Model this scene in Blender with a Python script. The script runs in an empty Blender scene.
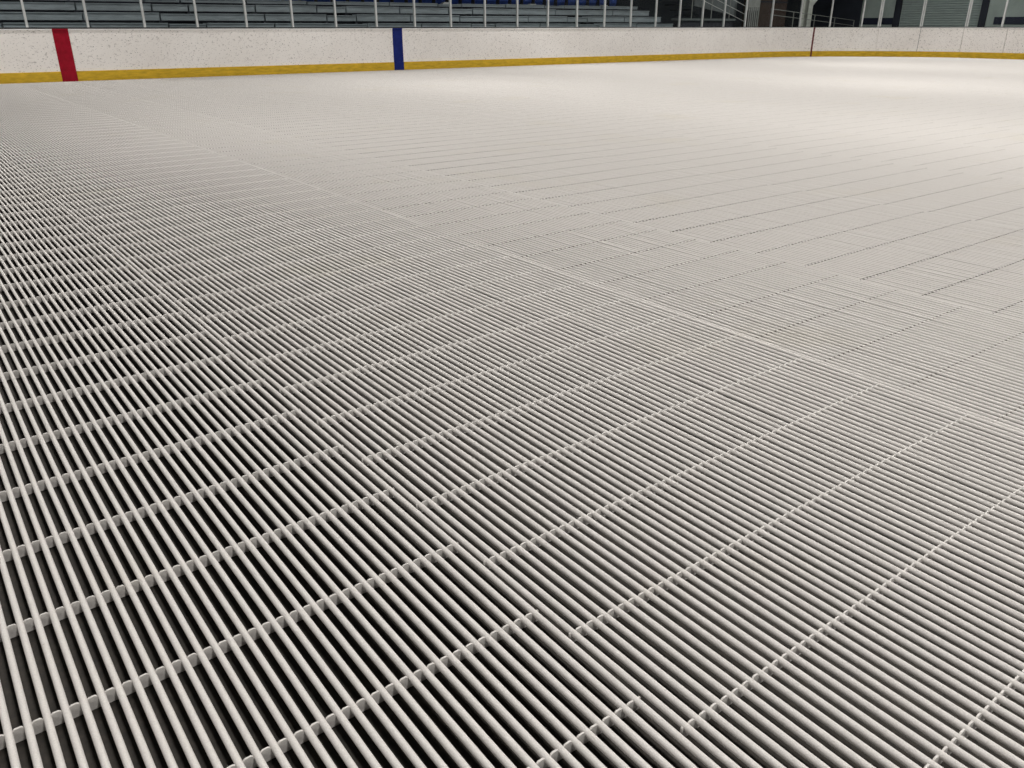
import bpy, math, random
from math import sin, cos, pi, radians, sqrt
from mathutils import Vector
random.seed(7)
S = bpy.context.scene
C = S.collection

# ------------------------------------------------------------------ camera
cd = bpy.data.cameras.new('camera'); co = bpy.data.objects.new('camera', cd); C.objects.link(co)
cd.sensor_width = 36.0; cd.lens = 802.83 / 1024 * 36.0; cd.clip_start = 0.02; cd.clip_end = 300
CAM_H = 1.0437
co.location = (0, 0, CAM_H)
co.rotation_euler = (pi / 2 - 0.41966, 0, -0.64615)
S.camera = co

# ------------------------------------------------------------------ world, exposure
w = bpy.data.worlds.new('world'); S.world = w; w.use_nodes = True
w.node_tree.nodes['Background'].inputs[0].default_value = (0.75, 0.8, 0.85, 1)
w.node_tree.nodes['Background'].inputs[1].default_value = 0.02
S.view_settings.view_transform = 'Standard'; S.view_settings.look = 'None'
S.view_settings.gamma = 1.0; S.view_settings.use_curve_mapping = False
S.view_settings.exposure = 0.04
LAMP_W = 160.0
LAMP_Z = 6.0
LAMP_X = [-5.6, 1.6, 8.8, 16.0, 23.2, 30.2]
LAMP_Y = [-5.9, -1.0, 3.9, 8.8, 13.7, 18.6]
LAMP_DIM = 0.58         # every other lamp is switched to its low setting
LAMP_SPREAD = 160
LAMP_COL = (1.0, 0.965, 0.92)

# ------------------------------------------------------------------ materials
def new_mat(name):
    m = bpy.data.materials.new(name); m.use_nodes = True
    nt = m.node_tree; b = nt.nodes['Principled BSDF']
    return m, nt, b
def ramp(nt, stops):
    r = nt.nodes.new('ShaderNodeValToRGB'); e = r.color_ramp.elements
    while len(e) < len(stops): e.new(0.5)
    for i, (p, c) in enumerate(stops):
        e[i].position = p; e[i].color = (*c, 1)
    return r
def noise(nt, coord, scale, detail=3, rough=0.5, mapscale=None):
    n = nt.nodes.new('ShaderNodeTexNoise'); n.inputs['Scale'].default_value = scale
    n.inputs['Detail'].default_value = detail; n.inputs['Roughness'].default_value = rough
    if mapscale:
        mp = nt.nodes.new('ShaderNodeMapping'); mp.inputs['Scale'].default_value = mapscale
        nt.links.new(coord, mp.inputs['Vector']); coord = mp.outputs[0]
    nt.links.new(coord, n.inputs['Vector'])
    return n
def pos(nt): return nt.nodes.new('ShaderNodeNewGeometry').outputs['Position']
def mixc(nt, a, b, fac, mode='MIX'):
    m = nt.nodes.new('ShaderNodeMix'); m.data_type = 'RGBA'; m.blend_type = mode
    for s, v in ((6, a), (7, b)):
        if isinstance(v, tuple): m.inputs[s].default_value = (*v, 1)
        else: nt.links.new(v, m.inputs[s])
    if isinstance(fac, (int, float)): m.inputs[0].default_value = fac
    else: nt.links.new(fac, m.inputs[0])
    return m.outputs[2]
def simple(name, col, rough=0.6, metal=0.0, var=0.15, scale=6.0, mapscale=None):
    m, nt, b = new_mat(name)
    n = noise(nt, pos(nt), scale, 4, 0.6, mapscale)
    r = ramp(nt, [(0.3, tuple(c * (1 - var) for c in col)), (0.7, tuple(min(1, c * (1 + var)) for c in col))])
    nt.links.new(n.outputs[0], r.inputs[0]); nt.links.new(r.outputs[0], b.inputs['Base Color'])
    b.inputs['Roughness'].default_value = rough; b.inputs['Metallic'].default_value = metal
    return m
M = {}
def frost(name='frosted_tube', k=1.0):
    m, nt, b = new_mat(name)
    P = pos(nt)
    fine = noise(nt, P, 420, 2, 0.6)
    r1 = ramp(nt, [(0.3, (0.535, 0.516, 0.496)), (0.62, (0.625, 0.604, 0.582))])
    nt.links.new(fine.outputs[0], r1.inputs[0])
    big = noise(nt, P, 0.9, 4, 0.6)
    r2 = ramp(nt, [(0.58, (1, 1, 1)), (0.75, (0.975, 0.965, 0.92))])
    nt.links.new(big.outputs[0], r2.inputs[0])
    c = mixc(nt, r1.outputs[0], r2.outputs[0], 1.0, 'MULTIPLY')
    # rare dark specks of rubber showing through the frost
    sp = noise(nt, P, 90, 2, 0.5)
    r3 = ramp(nt, [(0.74, (0, 0, 0)), (0.80, (1, 1, 1))])
    nt.links.new(sp.outputs[0], r3.inputs[0])
    c = mixc(nt, c, (0.45, 0.42, 0.38), r3.outputs[0])
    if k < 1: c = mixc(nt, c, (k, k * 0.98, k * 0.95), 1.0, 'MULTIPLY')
    nt.links.new(c, b.inputs['Base Color'])
    b.inputs['Roughness'].default_value = 0.8; b.inputs['Specular IOR Level'].default_value = 0.1
    bp = nt.nodes.new('ShaderNodeBump'); bp.inputs['Strength'].default_value = 0.25; bp.inputs['Distance'].default_value = 0.001
    nt.links.new(fine.outputs[0], bp.inputs['Height']); nt.links.new(bp.outputs[0], b.inputs['Normal'])
    return m
M['frost'] = frost()
M['shaded_frost'] = frost('shaded_spacer', 0.45)  # shade on the third mat's spacer ears, put into a darker frost colour
M['deep_shaded_frost'] = frost('deep_shaded_spacer', 0.25)  # deeper painted shade for spacers from the fourth mat on
def bed():
    m, nt, b = new_mat('dark_rink_bed')
    P = pos(nt)
    n = noise(nt, P, 60, 5, 0.7); r = ramp(nt, [(0.35, (0.007, 0.0055, 0.004)), (0.7, (0.024, 0.019, 0.014))])
    nt.links.new(n.outputs[0], r.inputs[0]); nt.links.new(r.outputs[0], b.inputs['Base Color'])
    b.inputs['Roughness'].default_value = 0.85
    return m
M['bed'] = bed()
def board_mat():
    m, nt, b = new_mat('scuffed_white_board')
    P = pos(nt)
    n1 = noise(nt, P, 14, 3, 0.6, (1, 1, 1.6))
    r1 = ramp(nt, [(0.60, (0.93, 0.90, 0.87)), (0.70, (0.60, 0.57, 0.55))])
    nt.links.new(n1.outputs[0], r1.inputs[0])
    n2 = noise(nt, P, 0.7, 3, 0.6); r2 = ramp(nt, [(0.3, (0.90, 0.89, 0.88)), (0.7, (1, 1, 1))])
    nt.links.new(n2.outputs[0], r2.inputs[0])
    c = mixc(nt, r1.outputs[0], r2.outputs[0], 1.0, 'MULTIPLY')
    n3 = noise(nt, P, 34, 2, 0.5, (0.7, 0.7, 1.6)); r3 = ramp(nt, [(0.62, (0, 0, 0)), (0.70, (1, 1, 1))])
    nt.links.new(n3.outputs[0], r3.inputs[0])
    c = mixc(nt, c, (0.24, 0.23, 0.22), r3.outputs[0])
    nt.links.new(c, b.inputs['Base Color']); b.inputs['Roughness'].default_value = 0.45
    return m
M['board'] = board_mat()
M['kick'] = simple('yellow_kick_plate', (0.62, 0.40, 0.035), 0.5, 0, 0.22, 5, (1, 1, 4))
M['red'] = simple('red_stripe', (0.30, 0.006, 0.020), 0.55, 0, 0.2, 8)
M['blue'] = simple('blue_stripe', (0.010, 0.020, 0.15), 0.55, 0, 0.25, 8)
for k_ in ('red', 'blue', 'kick'): M[k_].node_tree.nodes['Principled BSDF'].inputs['Specular IOR Level'].default_value = 0.12
M['goalred'] = simple('dark_red_stripe', (0.13, 0.02, 0.02), 0.5)
M['ledge'] = simple('white_ledge', (0.86, 0.86, 0.85), 0.4, 0, 0.04)
M['sill'] = simple('black_sill', (0.012, 0.012, 0.013), 0.6)
M['alu'] = simple('aluminium_post', (0.60, 0.62, 0.62), 0.5, 0.35, 0.08)
def glass():
    m = bpy.data.materials.new('clear_shield_glass'); m.use_nodes = True
    nt = m.node_tree; nt.nodes.remove(nt.nodes['Principled BSDF'])
    out = nt.nodes['Material Output']
    t = nt.nodes.new('ShaderNodeBsdfTransparent'); t.inputs[0].default_value = (0.95, 0.97, 0.965, 1)
    g = nt.nodes.new('ShaderNodeBsdfGlossy'); g.inputs['Roughness'].default_value = 0.06
    lw = nt.nodes.new('ShaderNodeLayerWeight'); lw.inputs[0].default_value = 0.5
    f = nt.nodes.new('ShaderNodeMath'); f.operation = 'POWER'; f.inputs[1].default_value = 5.0
    nt.links.new(lw.outputs['Facing'], f.inputs[0])
    f2 = nt.nodes.new('ShaderNodeMath'); f2.operation = 'MULTIPLY_ADD'; f2.inputs[1].default_value = 0.5; f2.inputs[2].default_value = 0.015
    nt.links.new(f.outputs[0], f2.inputs[0]); f = f2
    mx = nt.nodes.new('ShaderNodeMixShader')
    nt.links.new(f.outputs[0], mx.inputs[0]); nt.links.new(t.outputs[0], mx.inputs[1]); nt.links.new(g.outputs[0], mx.inputs[2])
    nt.links.new(mx.outputs[0], out.inputs[0])
    return m
M['glass'] = glass()
M['bench'] = simple('grey_bench_plank', (0.23, 0.265, 0.29), 0.6, 0.0, 0.22, 2.2, (1, 1, 5))
M['benchdark'] = simple('dark_bleacher_body', (0.018, 0.02, 0.03), 0.8)
M['seat'] = simple('blue_plastic_seat', (0.02, 0.05, 0.22), 0.45, 0, 0.35, 9)
M['pale'] = simple('pale_step_paint', (0.36, 0.37, 0.37), 0.6)
M['concrete'] = simple('grey_concrete', (0.20, 0.20, 0.20), 0.85, 0, 0.2, 3)
M['darkwall'] = simple('dark_wall_paint', (0.018, 0.022, 0.034), 0.8, 0, 0.3, 1.2)
M['greywall'] = simple('green_grey_wall', (0.36, 0.42, 0.40), 0.75, 0, 0.15, 1.5)
M['roller'] = simple('grey_roller_slat', (0.33, 0.39, 0.38), 0.55, 0.1, 0.12, 2, (1, 1, 6))
M['dimgrey'] = simple('dim_grey_paint', (0.11, 0.125, 0.13), 0.7)
M['dimsteel'] = simple('dull_rail_steel', (0.24, 0.25, 0.24), 0.6, 0.1)
M['navy'] = simple('navy_band', (0.010, 0.014, 0.035), 0.6)
M['steel'] = simple('galvanised_steel', (0.60, 0.62, 0.61), 0.55, 0.3, 0.15)
M['column'] = simple('painted_column', (0.5, 0.52, 0.48), 0.6)
M['brown'] = simple('dark_brown_panel', (0.040, 0.024, 0.019), 0.7, 0, 0.3, 3)
M['ceil'] = simple('dark_ceiling', (0.06, 0.06, 0.06), 0.9)
M['black'] = simple('black_housing', (0.03, 0.03, 0.03), 0.5)
def emit(name, col, s):
    m, nt, b = new_mat(name)
    b.inputs['Base Color'].default_value = (0.8, 0.8, 0.8, 1)
    b.inputs['Emission Color'].default_value = (*col, 1); b.inputs['Emission Strength'].default_value = s
    return m
M['lens'] = emit('lamp_lens', LAMP_COL, 4.0)

# ------------------------------------------------------------------ mesh helpers
class MB:
    def __init__(s): s.v = []; s.f = []
    def quadbox(s, pts):             # 8 points: bottom ring 0-3, top ring 4-7
        k = len(s.v); s.v += [tuple(p) for p in pts]
        s.f += [tuple(k + i for i in q) for q in ((3,2,1,0),(4,5,6,7),(0,1,5,4),(1,2,6,5),(2,3,7,6),(3,0,4,7))]
    def box(s, x0, x1, y0, y1, z0, z1):
        s.quadbox([(x0,y0,z0),(x1,y0,z0),(x1,y1,z0),(x0,y1,z0),(x0,y0,z1),(x1,y0,z1),(x1,y1,z1),(x0,y1,z1)])
    def bar(s, a, b, r, n=8):        # round bar between two points
        a = Vector(a); b = Vector(b); d = (b - a).normalized()
        u = d.orthogonal().normalized(); v = d.cross(u)
        k = len(s.v)
        for p in (a, b):
            for i in range(n):
                t = 2 * pi * i / n; s.v.append(tuple(p + u * r * cos(t) + v * r * sin(t)))
        for i in range(n): s.f.append((k+i, k+(i+1)%n, k+n+(i+1)%n, k+n+i))
        s.f.append(tuple(k+n-1-i for i in range(n))); s.f.append(tuple(k+n+i for i in range(n)))
    def tube(s, pts, r, rz, n=8):    # tube along +y through pts
        k = len(s.v)
        for (x, y, z) in pts:
            for i in range(n):
                t = 2 * pi * i / n; s.v.append((x + r * cos(t), y, z + rz * sin(t)))
        for j in range(len(pts) - 1):
            for i in range(n):
                a = k + j * n + i; b_ = k + j * n + (i + 1) % n
                s.f.append((a, a + n, b_ + n, b_))
        e = k + (len(pts) - 1) * n
        s.f.append(tuple(k + i for i in range(n))); s.f.append(tuple(e + n - 1 - i for i in range(n)))
    def plate_y(s, prof, y0, y1):    # closed outline (x, z) extruded along y
        k = len(s.v); n = len(prof)
        s.v += [(x, y0, z) for x, z in prof] + [(x, y1, z) for x, z in prof]
        s.f.append(tuple(k + i for i in range(n))); s.f.append(tuple(k + 2*n - 1 - i for i in range(n)))
        for i in range(n):
            j = (i + 1) % n; s.f.append((k + j, k + i, k + n + i, k + n + j))
    def mesh(s, name, mat, smooth=False):
        m = bpy.data.meshes.new(name); m.from_pydata(s.v, [], s.f); m.materials.append(M[mat])
        if smooth:
            m.polygons.foreach_set('use_smooth', [True] * len(m.polygons))
        m.update(); return m
    def build(s, name, mat, parent=None, smooth=False, loc=(0,0,0)):
        return link(name, s.mesh(name, mat, smooth), parent, loc)
def link(name, mesh, parent=None, loc=(0,0,0)):
    o = bpy.data.objects.new(name, mesh); C.objects.link(o); o.parent = parent; o.location = loc
    return o
def tag(o, label=None, cat=None, group=None, kind=None):
    for k, v in (('label', label), ('category', cat), ('group', group), ('kind', kind)):
        if v: o[k] = v
    return o
def thing(name, label, cat, loc=(0,0,0), group=None, rz=0):
    o = bpy.data.objects.new(name, None); C.objects.link(o); o.location = loc; o.rotation_euler = (0, 0, rz)
    o.empty_display_size = 0.1
    return tag(o, label, cat, group)

# ------------------------------------------------------------------ rink outline (inner face of the boards)
D = 19.624; XE = 31.75; R = 6.0; X0 = -3.2; YEND = 5.0
CX, CY = XE - R, D - R
LS = CX - X0; LA = R * pi / 2
def path(s):                         # arc length -> point, outward normal
    if s <= LS: return Vector((X0 + s, D)), Vector((0, 1))
    if s <= LS + LA:
        a = (s - LS) / R; return Vector((CX + R * sin(a), CY + R * cos(a))), Vector((sin(a), cos(a)))
    return Vector((XE, CY - (s - LS - LA))), Vector((1, 0))
STOT = LS + LA + (CY - YEND)
def s_of_x(x): return x - X0
def s_of_a(deg): return LS + R * radians(deg)
def ymax(x):                         # inner limit of the floor at this x
    if x <= CX: return D
    if x >= XE: return CY
    return CY + sqrt(max(0, R * R - (x - CX) ** 2))
def path_box(mb, s0, s1, o0, o1, z0, z1, step=0.55):
    """box that follows the outline from s0 to s1 between the offsets o0 (inner) and o1 (outer)"""
    n = 1
    if s1 > LS and s0 < LS + LA: n = max(1, int(math.ceil((s1 - s0) / step)))
    ring = []
    for i in range(n + 1):
        p, nn = path(s0 + (s1 - s0) * i / n)
        a = p + nn * o0; b = p + nn * o1
        ring.append([(a.x,a.y,z0),(b.x,b.y,z0),(b.x,b.y,z1),(a.x,a.y,z1)])
    k = len(mb.v)
    for r_ in ring: mb.v += r_
    for i in range(n):
        a = k + 4 * i
        for j in range(4):
            j2 = (j + 1) % 4; mb.f.append((a + j, a + 4 + j, a + 4 + j2, a + j2))
    mb.f.append((k, k+1, k+2, k+3)); e = k + 4 * n; mb.f.append((e+3, e+2, e+1, e))

# ------------------------------------------------------------------ shell of the hall
def struct(name, x0, x1, y0, y1, z0, z1, mat):
    m = MB(); m.box(x0, x1, y0, y1, z0, z1); return tag(m.build(name, mat), kind='structure')
ZF = -0.030                          # rink bed under the mats
WX0, WX1, WY0, WY1, WZ = -12.0, 36.0, -12.0, 27.0, 10.0
struct('floor', WX0, WX1, WY0, WY1, ZF - 0.2, ZF, 'bed')
struct('ceiling', WX0, WX1, WY0, WY1, WZ, WZ + 0.2, 'ceil')
struct('wall_far', WX0, WX1, WY1, WY1 + 0.2, ZF - 0.2, WZ, 'darkwall')
struct('wall_near', WX0, WX1, WY0 - 0.2, WY0, ZF - 0.2, WZ, 'darkwall')
struct('wall_left', WX0 - 0.2, WX0, WY0, WY1, ZF - 0.2, WZ, 'darkwall')
we = MB()                            # end wall with the roller door opening
DY0, DY1, DZ = 16.70, 20.30, 3.3
we.box(WX1, WX1 + 0.2, WY0, DY0, ZF - 0.2, WZ); we.box(WX1, WX1 + 0.2, DY1, 22.0, ZF - 0.2, WZ)
we.box(WX1, WX1 + 0.2, DY0, DY1, DZ, WZ)
wall_end = tag(we.build('wall_end', 'greywall'), kind='structure')
m = MB(); m.box(WX1, WX1 + 0.2, 22.0, WY1, ZF - 0.2, WZ); m.build('dark_wall_panel', 'darkwall', wall_end)
for y0, y1 in ((DY1 + 0.16, 21.95), (12.0, 16.25)):
    m = MB(); m.box(WX1 - 0.03, WX1 - 0.002, y0, y1, 1.10, 1.36); m.build('navy_band', 'navy', wall_end)
for y in (DY0, DY1):
    m = MB(); m.box(WX1 - 0.06, WX1 + 0.05, y - 0.13, y + 0.13, ZF, DZ + 0.1); m.build('door_jamb', 'darkwall', wall_end)

# roller door: every slat a ribbed strip of its own
rd = tag(bpy.data.objects.new('door_1', None), kind='structure'); C.objects.link(rd); rd.location = (WX1 + 0.06, (DY0 + DY1) / 2, ZF)
rd['label'] = 'grey roller shutter door of horizontal slats behind the corner glass'
sl = MB(); hw = (DY1 - DY0) / 2 - 0.13
k = len(sl.v)
prof = [(0.0, 0.002), (-0.022, 0.014), (-0.026, 0.045), (-0.022, 0.076), (0.0, 0.088), (0.02, 0.088), (0.02, 0.002)]
for y in (-hw, hw): sl.v += [(x, y, z) for x, z in prof]
n = len(prof)
sl.f += [tuple(range(n)), tuple(2 * n - 1 - i for i in range(n))] + [(i, n + i, n + (i + 1) % n, (i + 1) % n) for i in range(n)]
slm = sl.mesh('slat', 'roller')
for i in range(37): link('slat', slm, rd, (0, 0, 0.09 * i))

# ------------------------------------------------------------------ frosted cooling mats
TR = 0.0062; TH = 0.0072; TZ = -TH; PITCH = 0.028; YSTART = -1.2
seams = [-2.40, 0.80, 2.36, 3.36, 5.01]
while seams[-1] < 30.2: seams.append(seams[-1] + 1.65)
phase = [0.694, 0.886, 0.820, 1.271, 2.115, 2.812]
space = [0.2822, 0.2795, 0.2830, 0.2880, 0.2880, 0.2860]
desc = ['frosted cooling mat nearest the camera, running off the left edge of the picture',
        'frosted cooling mat second from the left, its edge running from the bottom centre',
        'narrow frosted cooling mat, third from the left, with a pale seam on each side',
        'frosted cooling mat, fourth from the left, just beyond the narrow one']
ordn = ['fifth','sixth','seventh','eighth','ninth','tenth','eleventh','twelfth','thirteenth','fourteenth',
        'fifteenth','sixteenth','seventeenth','eighteenth','nineteenth','twentieth','twenty-first','twenty-second']
NEAR = 4                             # mats whose tubes are separate objects
YSP = 5.2                            # spacers nearer than this are separate objects
rng = random.Random(3)
for mi in range(len(seams) - 1):
    xa, xb = seams[mi], seams[mi + 1]
    if mi < len(desc): lab = desc[mi]
    else:
        lab = 'white frosted cooling mat, %s from the left, in the middle distance' % ordn[mi - 4] if mi < 10 else \
              'white frosted cooling mat, %s from the left, towards the far end boards' % ordn[mi - 4]
    root = thing('cooling_mat', lab, 'cooling mat', (xa, 0, 0), 'frosted cooling mats laid side by side')
    wd = xb - xa; nt_ = int(round((wd - 0.019) / PITCH)) + 1
    el = 0.0102 if mi != 1 else 0.0117; er = 0.0102 if mi != 0 else 0.0117
    x_first = el; pit = (wd - el - er) / (nt_ - 1)
    pa, pb = rng.uniform(0, 6.28), rng.uniform(0, 6.28)
    def dx(y, pa=pa, pb=pb): return 0.0012 * sin(y * 1.3 + pa) + 0.0005 * sin(y * 3.1 + pb)
    ph = phase[mi] if mi < len(phase) else rng.uniform(0, 0.285)
    spc = space[mi] if mi < len(space) else 0.285
    ks = int(math.ceil((YSTART + 0.05 - ph) / spc))
    # --- tubes
    if mi < NEAR:
        var = []
        for v in range(5):
            q1, q2 = rng.uniform(0, 6.28), rng.uniform(0, 6.28); amp = rng.uniform(0.0004, 0.0009)
            ys = [YSTART + 0.141 * i for i in range(int((6.2 - YSTART) / 0.141))]
            while ys[-1] + 0.7 < D - 0.07: ys.append(ys[-1] + 0.6)
            ys.append(D - 0.06)
            tb = MB()
            tb.tube([(dx(y) + amp * sin(y * 4.1 + q1), y, TZ + 0.0006 * sin(y * 5.0 + q2)) for y in ys], TR, TH, 12)
            var.append(tb.mesh('tube', 'frost', True))
        for i in range(nt_):
            link('tube', var[rng.randrange(5)], root, (x_first + i * pit + rng.uniform(-0.0005, 0.0005), 0, rng.uniform(-0.0006, 0.0006)))
    else:
        tb = MB()
        for i in range(nt_):
            xx = x_first + i * pit; ye = ymax(xa + xx) - 0.08
            q1 = rng.uniform(0, 6.28); zz = rng.uniform(-0.0007, 0.0007)
            nseg = 14
            tb.tube([(xx + dx(y) + 0.0006 * sin(y * 2 + q1), y, TZ + zz) for y in
                     [YSTART + (ye - YSTART) * j / nseg for j in range(nseg + 1)]], TR, TH, 8)
        tag(tb.build('tubes', 'frost', root, True), kind='stuff')
    # --- spacers: a clip strip with a rounded ear standing between every two tubes
    if mi < NEAR:
        sp = MB()
        zb, zm, zt = -0.0285, -0.0125, (-0.0008, -0.001, -0.0008, -0.0004)[mi]; ht = (0.0017, 0.0017, 0.0021, 0.0030)[mi]
        sp.box(x_first - 0.008, x_first + (nt_ - 1) * pit + 0.008, -ht, ht, zb, zm)
        g = TR - 0.0008
        for i in range(-1, nt_):
            l = x_first + i * pit + g; r_ = l + pit - 2 * g
            if i == -1: l = r_ - 0.0042
            if i == nt_ - 1: r_ = l + 0.0042
            if i in (-1, nt_ - 1):
                prof = [(l, zm), (r_, zm), (r_, zt - 0.003), ((l + r_) / 2, zt - 0.001), (l, zt - 0.003)]
            else:
                prof = [(l, zm), (r_, zm), (r_, zt - 0.0055), (r_ - 0.0012, zt - 0.0022), (r_ - 0.004, zt - 0.0002),
                        (l + 0.004, zt - 0.0002), (l + 0.0012, zt - 0.0022), (l, zt - 0.0055)]
            sp.plate_y(prof, -ht, ht)
        spm = sp.mesh('spacer', ('frost', 'frost', 'shaded_frost', 'deep_shaded_frost')[mi])
        y = ph + ks * spc
        while y < YSP:
            o = link('spacer', spm, root, (dx(y), y, 0)); o.rotation_euler = (rng.uniform(-0.05, 0.05), 0, rng.uniform(-0.0012, 0.0012))
            y += spc
    else: y = ph + ks * spc
    far = MB()
    while y < D - 0.1:
        x1 = wd - 0.003
        while x1 > 0.2 and ymax(xa + x1) - 0.08 < y: x1 -= 0.1
        if x1 > 0.2: hw_ = 0.0019 if mi < 3 else 0.0028; far.box(0.003, x1, y - hw_, y + hw_, -0.0285, -0.0020 if mi < 3 else -0.0013)
        y += spc
    tag(far.build('spacers', 'frost' if mi < 2 else 'shaded_frost' if mi == 2 else 'deep_shaded_frost', root), kind='stuff')  # beyond the second mat the spacer colour has the shade painted in

# ------------------------------------------------------------------ dasher boards
HB = 0.986
boards = thing('dasher_boards', 'white scuffed rink boards with a yellow kick plate along the far side and corner', 'rink boards', (X0, D, ZF))
off = Vector((-X0, -D, -ZF))
seam_s = [0.0]
while seam_s[-1] + 2.2207 < LS - 0.5: seam_s.append(seam_s[-1] + 2.2207)
seam_s += [s_of_a(a) for a in (7.6, 21.0, 34.5, 47.9, 61.4, 74.8, 88.2)]
while seam_s[-1] < STOT - 1.3: seam_s.append(seam_s[-1] + 1.4)
for a, b in zip(seam_s[:-1], seam_s[1:]):
    g = 0.006 if a >= s_of_a(40) else 0.001
    m = MB(); path_box(m, a + g, b - g, 0.0, 0.05, ZF, HB - 0.02); pn = m.build('board_panel', 'board', boards, loc=off)
    m = MB(); path_box(m, a + 0.001, b - 0.001, -0.012, 0.0, ZF + 0.012, 0.188); m.build('kick_plate', 'kick', boards, loc=off)
    m = MB(); path_box(m, a + g, b - g, -0.012, 0.03, HB - 0.02, HB); m.build('top_ledge', 'ledge', boards, loc=off)
    m = MB(); path_box(m, a, b, 0.03, 0.10, HB - 0.03, HB + 0.028); m.build('glass_sill', 'sill', boards, loc=off)
    m = MB(); path_box(m, a, b, 0.052, 0.09, ZF, HB - 0.03); m.build('board_frame', 'benchdark', boards, loc=off)
def stripe(name, s, wdt, mat, label):
    m = MB(); path_box(m, s - wdt / 2, s + wdt / 2, -0.016, 0.0, ZF + 0.012, 0.19, 10)
    path_box(m, s - wdt / 2, s + wdt / 2, -0.004, 0.0, 0.19, HB - 0.02, 10)
    path_box(m, s - wdt / 2, s + wdt / 2, -0.016, 0.03, HB - 0.021, HB + 0.003, 10)
    o = m.build(name, mat, boards, loc=off); o['label'] = label
stripe('centre_stripe', s_of_x(3.375), 0.295, 'red', 'wide red stripe painted down the white boards')
stripe('zone_stripe', s_of_x(11.13), 0.285, 'blue', 'blue stripe painted down the white boards')
stripe('goal_stripe', s_of_a(25.0), 0.07, 'goalred', 'thin dark red stripe down the boards at the corner')

# ------------------------------------------------------------------ glass shield on the boards
shield = thing('glass_shield', 'clear glass shield with slim aluminium posts standing on the white boards', 'rink glass', (X0, D, HB + 0.028))
offg = Vector((-X0, -D, -(HB + 0.028)))
ps = []
x = 2.815 - 4 * 1.1104
while x < 24.2: ps.append((s_of_x(x), 0.04)); x += 1.1104
ps += [(s_of_x(25.06), 0.04)] + [(s_of_a(a), wq) for a, wq in ((6.9, 0.045), (19.3, 0.045), (30.9, 0.045), (42.0, 0.05), (47.9, 0.11), (61.3, 0.10), (75.2, 0.10), (86.0, 0.06))]
while ps[-1][0] < STOT - 1.5: ps.append((ps[-1][0] + 1.25, 0.06))
for s, wq in ps:
    p, nn = path(s); t = Vector((nn.y, -nn.x))
    m = MB(); c0 = p + nn * 0.065
    q = [c0 - t * wq / 2 - nn * 0.03, c0 + t * wq / 2 - nn * 0.03, c0 + t * wq / 2 + nn * 0.03, c0 - t * wq / 2 + nn * 0.03]
    m.quadbox([(v.x, v.y, HB + 0.028) for v in q] + [(v.x, v.y, 2.62) for v in q])
    if wq > 0.08:                     # double posts in the corner keep a groove between the two profiles
        m = MB()
        for sg in (-1, 1):
            cc = c0 + t * sg * wq * 0.3; q = [cc - t*wq*.2 - nn*.03, cc + t*wq*.2 - nn*.03, cc + t*wq*.2 + nn*.03, cc - t*wq*.2 + nn*.03]
            m.quadbox([(v.x, v.y, HB + 0.028) for v in q] + [(v.x, v.y, 2.62) for v in q])
    m.build('post', 'alu', shield, loc=offg)
for (a, wa), (b, wb) in zip(ps[:-1], ps[1:]):
    m = MB(); pa_, na = path(a + wa / 2); pb_, nb = path(b - wb / 2)
    q = [pa_ + na * 0.060, pb_ + nb * 0.060, pb_ + nb * 0.072, pa_ + na * 0.072]
    m.quadbox([(v.x, v.y, HB + 0.028) for v in q] + [(v.x, v.y, 2.58) for v in q])
    m.build('pane', 'glass', shield, loc=offg)

# ------------------------------------------------------------------ bleachers behind the far glass
BX0, BX1 = -2.6, 23.3
bl = thing('bleacher_stand', 'grey metal bleacher with long bench planks in rows behind the far glass', 'bleacher', (BX0, 22.0, ZF))
ob = Vector((-BX0, -22.0, -ZF))
joints = []
for base in (1.72 - 4.3, 1.72, 6.02, 10.35, 14.65, 18.88): joints += [base, base + 0.88, base + 2.60]
joints.append(BX1)
for k in range(-2, 4):
    y = 22.0 + 0.6 * k; z = 1.122 + 0.215 * k      # dark shadow line above this plank
    for a, b in zip(joints[:-1], joints[1:]):
        hh = (0.160 if k < 3 else 0.085) + (0.010 if rng.random() < 0.3 else 0)
        if abs(b - a - 0.88) < 0.1: hh -= 0.02
        m = MB(); m.box(a + 0.02, b - 0.02, y - 0.60 + 0.02, y - 0.30, z - 0.175, z - 0.175 + hh - 0.022)
        m.box(a + 0.015, b - 0.015, y - 0.60, y - 0.29, z - 0.175 + hh - 0.022, z - 0.175 + hh)
        m.build('bench_plank', 'bench', bl, loc=ob)
        m = MB(); m.box(a - 0.035, a + 0.035, y - 0.57, y - 0.32, z - 0.26, z - 0.19); m.build('bench_bracket', 'benchdark', bl, loc=ob)
    m = MB(); m.box(BX0, BX1, y - 0.28, min(y + 0.32, 23.6), z - 0.235, z - 0.215); m.build('footboard', 'benchdark', bl, loc=ob)
    m = MB(); m.box(BX0, BX1, y - 0.29, y - 0.27, z - 0.44, z - 0.21); m.build('riser', 'benchdark', bl, loc=ob)
for x in (15.15, 18.6, 21.9):
    m = MB(); m.box(x - 0.16, x + 0.16, 23.45, 23.6, 1.60, 1.69); m.box(x - 0.12, x + 0.12, 23.47, 23.6, 1.69, 1.72); m.build('aisle_step', 'pale', bl, loc=ob)

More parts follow.
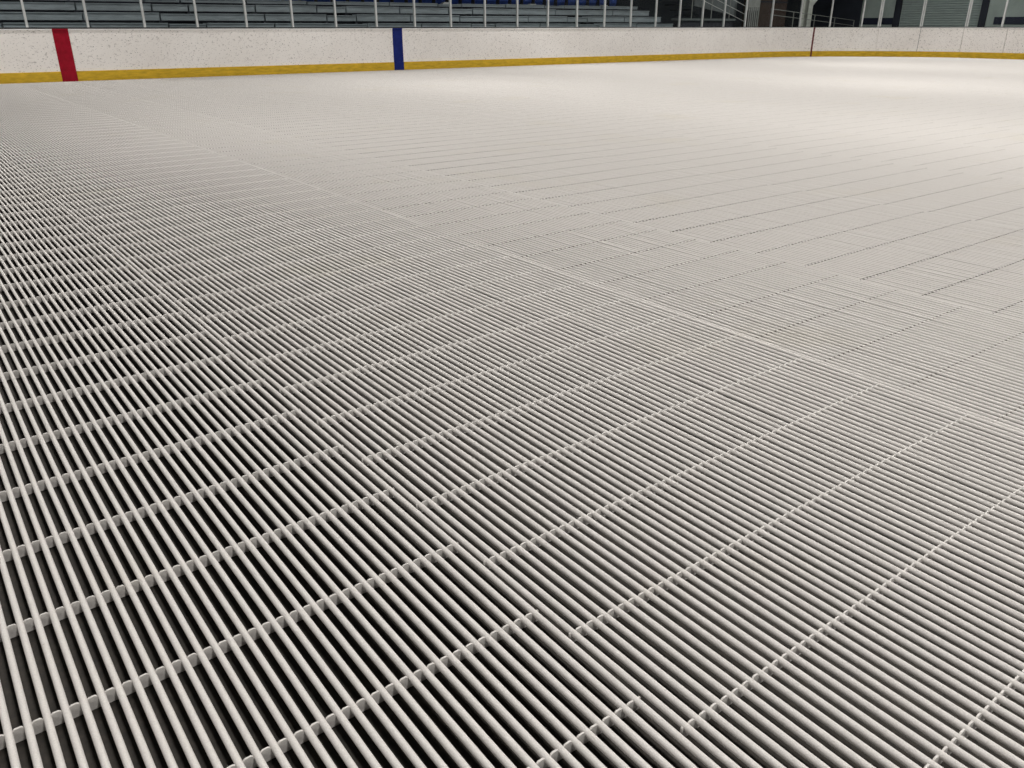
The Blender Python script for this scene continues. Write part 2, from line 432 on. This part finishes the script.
# row of blue seats above the benches
def seat_proto():
    t = thing('stadium_seat', '', 'seat', group='blue seats above the benches')
    m = MB()
    for i in range(6):                # shell curved across its width
        a0 = -0.5 + i / 6; a1 = a0 + 1 / 6
        def pt(a, z): return (a * 0.49, 0.06 - 0.22 * a * a + 0.12 * (z - 0.3), z)
        lo, hi = 0.02, 0.52
        p = [pt(a0, lo), pt(a1, lo), pt(a1, hi), pt(a0, hi)]
        m.quadbox([p[0], p[1], (p[1][0], p[1][1] + 0.025, lo), (p[0][0], p[0][1] + 0.025, lo),
                   p[3], p[2], (p[2][0], p[2][1] + 0.025, hi), (p[3][0], p[3][1] + 0.025, hi)])
    m.build('backrest', 'seat', t)
    m = MB(); m.quadbox([(-.2,-.10,.16),(.2,-.10,.16),(.22,-.02,.05),(-.22,-.02,.05),(-.2,-.13,.46),(.2,-.13,.46),(.22,-.06,.47),(-.22,-.06,.47)]); m.build('folded_seat', 'seat', t)
    m = MB(); m.box(-0.25, -0.235, -0.2, 0.05, -0.02, 0.3); m.build('side_bracket', 'benchdark', t)
    return t
proto = seat_proto(); kids = list(proto.children)
nseat = 46
for i in range(nseat):
    if i == 0: o = proto
    else:
        o = proto.copy(); C.objects.link(o)
        for ch in kids:
            c = ch.copy(); C.objects.link(c); c.parent = o
    o.location = (0.2 + 0.5 * i, 24.05, 1.64)
    o['label'] = 'blue plastic seat in the row above the grey benches behind the glass'
sp_ = thing('seat_platform', 'dark platform carrying the blue seats above the grey bleacher', 'platform', (BX0, 24.1, ZF))
m = MB(); m.box(BX0, BX1, 23.62, 24.6, 1.50, 1.62); m.build('deck', 'benchdark', sp_, loc=Vector((-BX0, -24.1, -ZF)))
m = MB(); m.box(BX0, BX1, 23.64, 23.70, ZF, 1.50); m.build('front_panel', 'benchdark', sp_, loc=Vector((-BX0, -24.1, -ZF)))

# ------------------------------------------------------------------ behind the corner: stairs, gate, column, railing
st = thing('stair_flight', 'dark steel stair flight going up to the left beside the bleacher', 'stairs', (28.2, 22.6, ZF))
os_ = Vector((-28.2, -22.6, -ZF))
nst = 12
for i in range(nst):
    x1 = 28.35 - 0.30 * i; z1 = 0.18 * (i + 1)
    m = MB(); m.box(x1 - 0.32, x1, 22.6, 23.8, z1 - 0.05, z1); m.build('tread', 'benchdark', st, loc=os_)
m = MB()
m.quadbox([(25.9,22.8,1.74),(28.4,22.8,1.40),(28.4,22.84,1.40),(25.9,22.84,1.74),(25.9,22.8,2.75),(28.4,22.8,2.75),(28.4,22.84,2.75),(25.9,22.84,2.75)])
m.build('side_panel', 'dimgrey', st, loc=os_)
for z0 in (1.20, 1.455, 1.74):
    m = MB(); m.bar((28.2, 22.2, z0), (25.0, 22.2, z0 + 0.9), 0.011); m.build('handrail', 'steel', st, loc=os_)
for x in (28.2, 27.25, 26.2, 25.1):
    m = MB(); m.bar((x, 22.2, ZF), (x, 22.2, 1.74 + (28.2 - x) * 0.281), 0.018); m.build('rail_post', 'dimsteel', st, loc=os_)
ct = thing('low_counter', 'low dark grey counter between the bleacher end and the stair rails', 'counter', (25.6, 22.0, ZF))
oct_ = Vector((-25.6, -22.0, -ZF))
m = MB(); m.box(23.9, 27.1, 21.75, 22.1, 1.22, 1.29); m.build('top', 'dimgrey', ct, loc=oct_)
m = MB(); m.box(24.0, 27.0, 21.8, 22.05, ZF, 1.22); m.build('base', 'benchdark', ct, loc=oct_)
gt = thing('slatted_gate', 'grey green gate of upright slats at the foot of the stairs', 'gate', (28.85, 22.3, ZF))
og = Vector((-28.85, -22.3, -ZF))
for i in range(6):
    m = MB(); x = 28.52 + 0.12 * i; m.box(x, x + 0.055, 22.28, 22.31, 0.0, 1.72); m.build('slat', 'dimsteel', gt, loc=og)
m = MB(); m.box(28.48, 29.22, 22.31, 22.34, 1.60, 2.3); m.build('top_panel', 'dimsteel', gt, loc=og)
m = MB(); m.box(28.48, 29.22, 22.31, 22.34, 0.1, 0.2); m.build('bottom_rail', 'dimsteel', gt, loc=og)
cb = thing('storage_cabinet', 'dark brown cabinet standing behind the glass left of the braced column', 'cabinet', (31.0, 23.4, ZF))
oc = Vector((-31.0, -23.4, -ZF))
m = MB(); m.box(30.2, 32.2, 23.2, 23.9, ZF, 2.6); m.build('body', 'brown', cb, loc=oc)
for a, b in ((30.23, 31.18), (31.22, 32.17)):
    m = MB(); m.box(a, b, 23.17, 23.2, 0.05, 1.88); m.build('door', 'brown', cb, loc=oc)
m = MB(); m.box(30.2, 32.2, 23.16, 23.2, 1.93, 1.98); m.build('shelf_edge', 'benchdark', cb, loc=oc)
cl = thing('steel_column', 'grey steel column with a diagonal brace behind the corner glass', 'column', (32.4, 22.3, ZF))
ok = Vector((-32.4, -22.3, -ZF))
m = MB(); m.box(32.26, 32.54, 22.14, 22.17, ZF, WZ); m.box(32.26, 32.54, 22.43, 22.46, ZF, WZ); m.box(32.38, 32.42, 22.17, 22.43, ZF, WZ); m.build('shaft', 'column', cl, loc=ok)
m = MB(); m.box(32.2, 32.6, 22.1, 22.5, ZF, ZF + 0.03); m.build('base_plate', 'column', cl, loc=ok)
m = MB(); m.bar((32.45, 22.3, 1.68), (33.9, 22.3, 2.85), 0.07); m.build('brace', 'column', cl, loc=ok)
rl = thing('ramp_railing', 'thin pale metal railing sloping down to the right past the braced column', 'railing', (29.6, 22.0, ZF))
orr = Vector((-29.6, -22.0, -ZF))
for z0, z1 in ((1.66, 1.26), (1.45, 1.05)):
    m = MB(); m.bar((29.4, 21.9, z0), (35.4, 21.9, z1), 0.012); m.build('rail', 'dimsteel', rl, loc=orr)
for i in range(5):
    x = 29.45 + 1.48 * i; m = MB(); m.bar((x, 21.9, ZF), (x, 21.9, 1.66 - 0.0667 * (x - 29.4)), 0.018); m.build('rail_post', 'dimsteel', rl, loc=orr)

# ------------------------------------------------------------------ high bay lamps hanging over the ice
lp = None
for xi, X in enumerate(LAMP_X):
    for yi, Y in enumerate(LAMP_Y):
        t = thing('high_bay_lamp', 'high bay lamp hanging from the dark ceiling over the rink', 'lamp', (X, Y, LAMP_Z), 'high bay lamps over the rink')
        if lp is None:
            m = MB(); m.box(-0.55, 0.55, -0.3, 0.3, 0.03, 0.12); m.box(-0.4, 0.4, -0.12, 0.12, 0.12, 0.2)
            hm = m.mesh('housing', 'black')
            m = MB(); m.box(-0.5, 0.5, -0.26, 0.26, 0.012, 0.03); lm = m.mesh('lens', 'lens')
            m = MB(); m.bar((-0.3, 0, 0.2), (-0.3, 0, WZ - LAMP_Z), 0.008); m.bar((0.3, 0, 0.2), (0.3, 0, WZ - LAMP_Z), 0.008); cm = m.mesh('hanger', 'steel')
            ld = bpy.data.lights.new('lamp_light', 'AREA'); ld.shape = 'RECTANGLE'; ld.size = 1.0; ld.size_y = 0.52
            ld.energy = LAMP_W * 1.22; ld.color = LAMP_COL; ld.spread = radians(LAMP_SPREAD)
            ld2 = ld.copy(); ld2.energy = LAMP_W * LAMP_DIM
            lp = True
        link('housing', hm, t); link('lens', lm, t); link('hanger', cm, t)
        link('lamp_light', ld if (xi + yi) % 2 == 0 and xi > 0 else ld2, t)
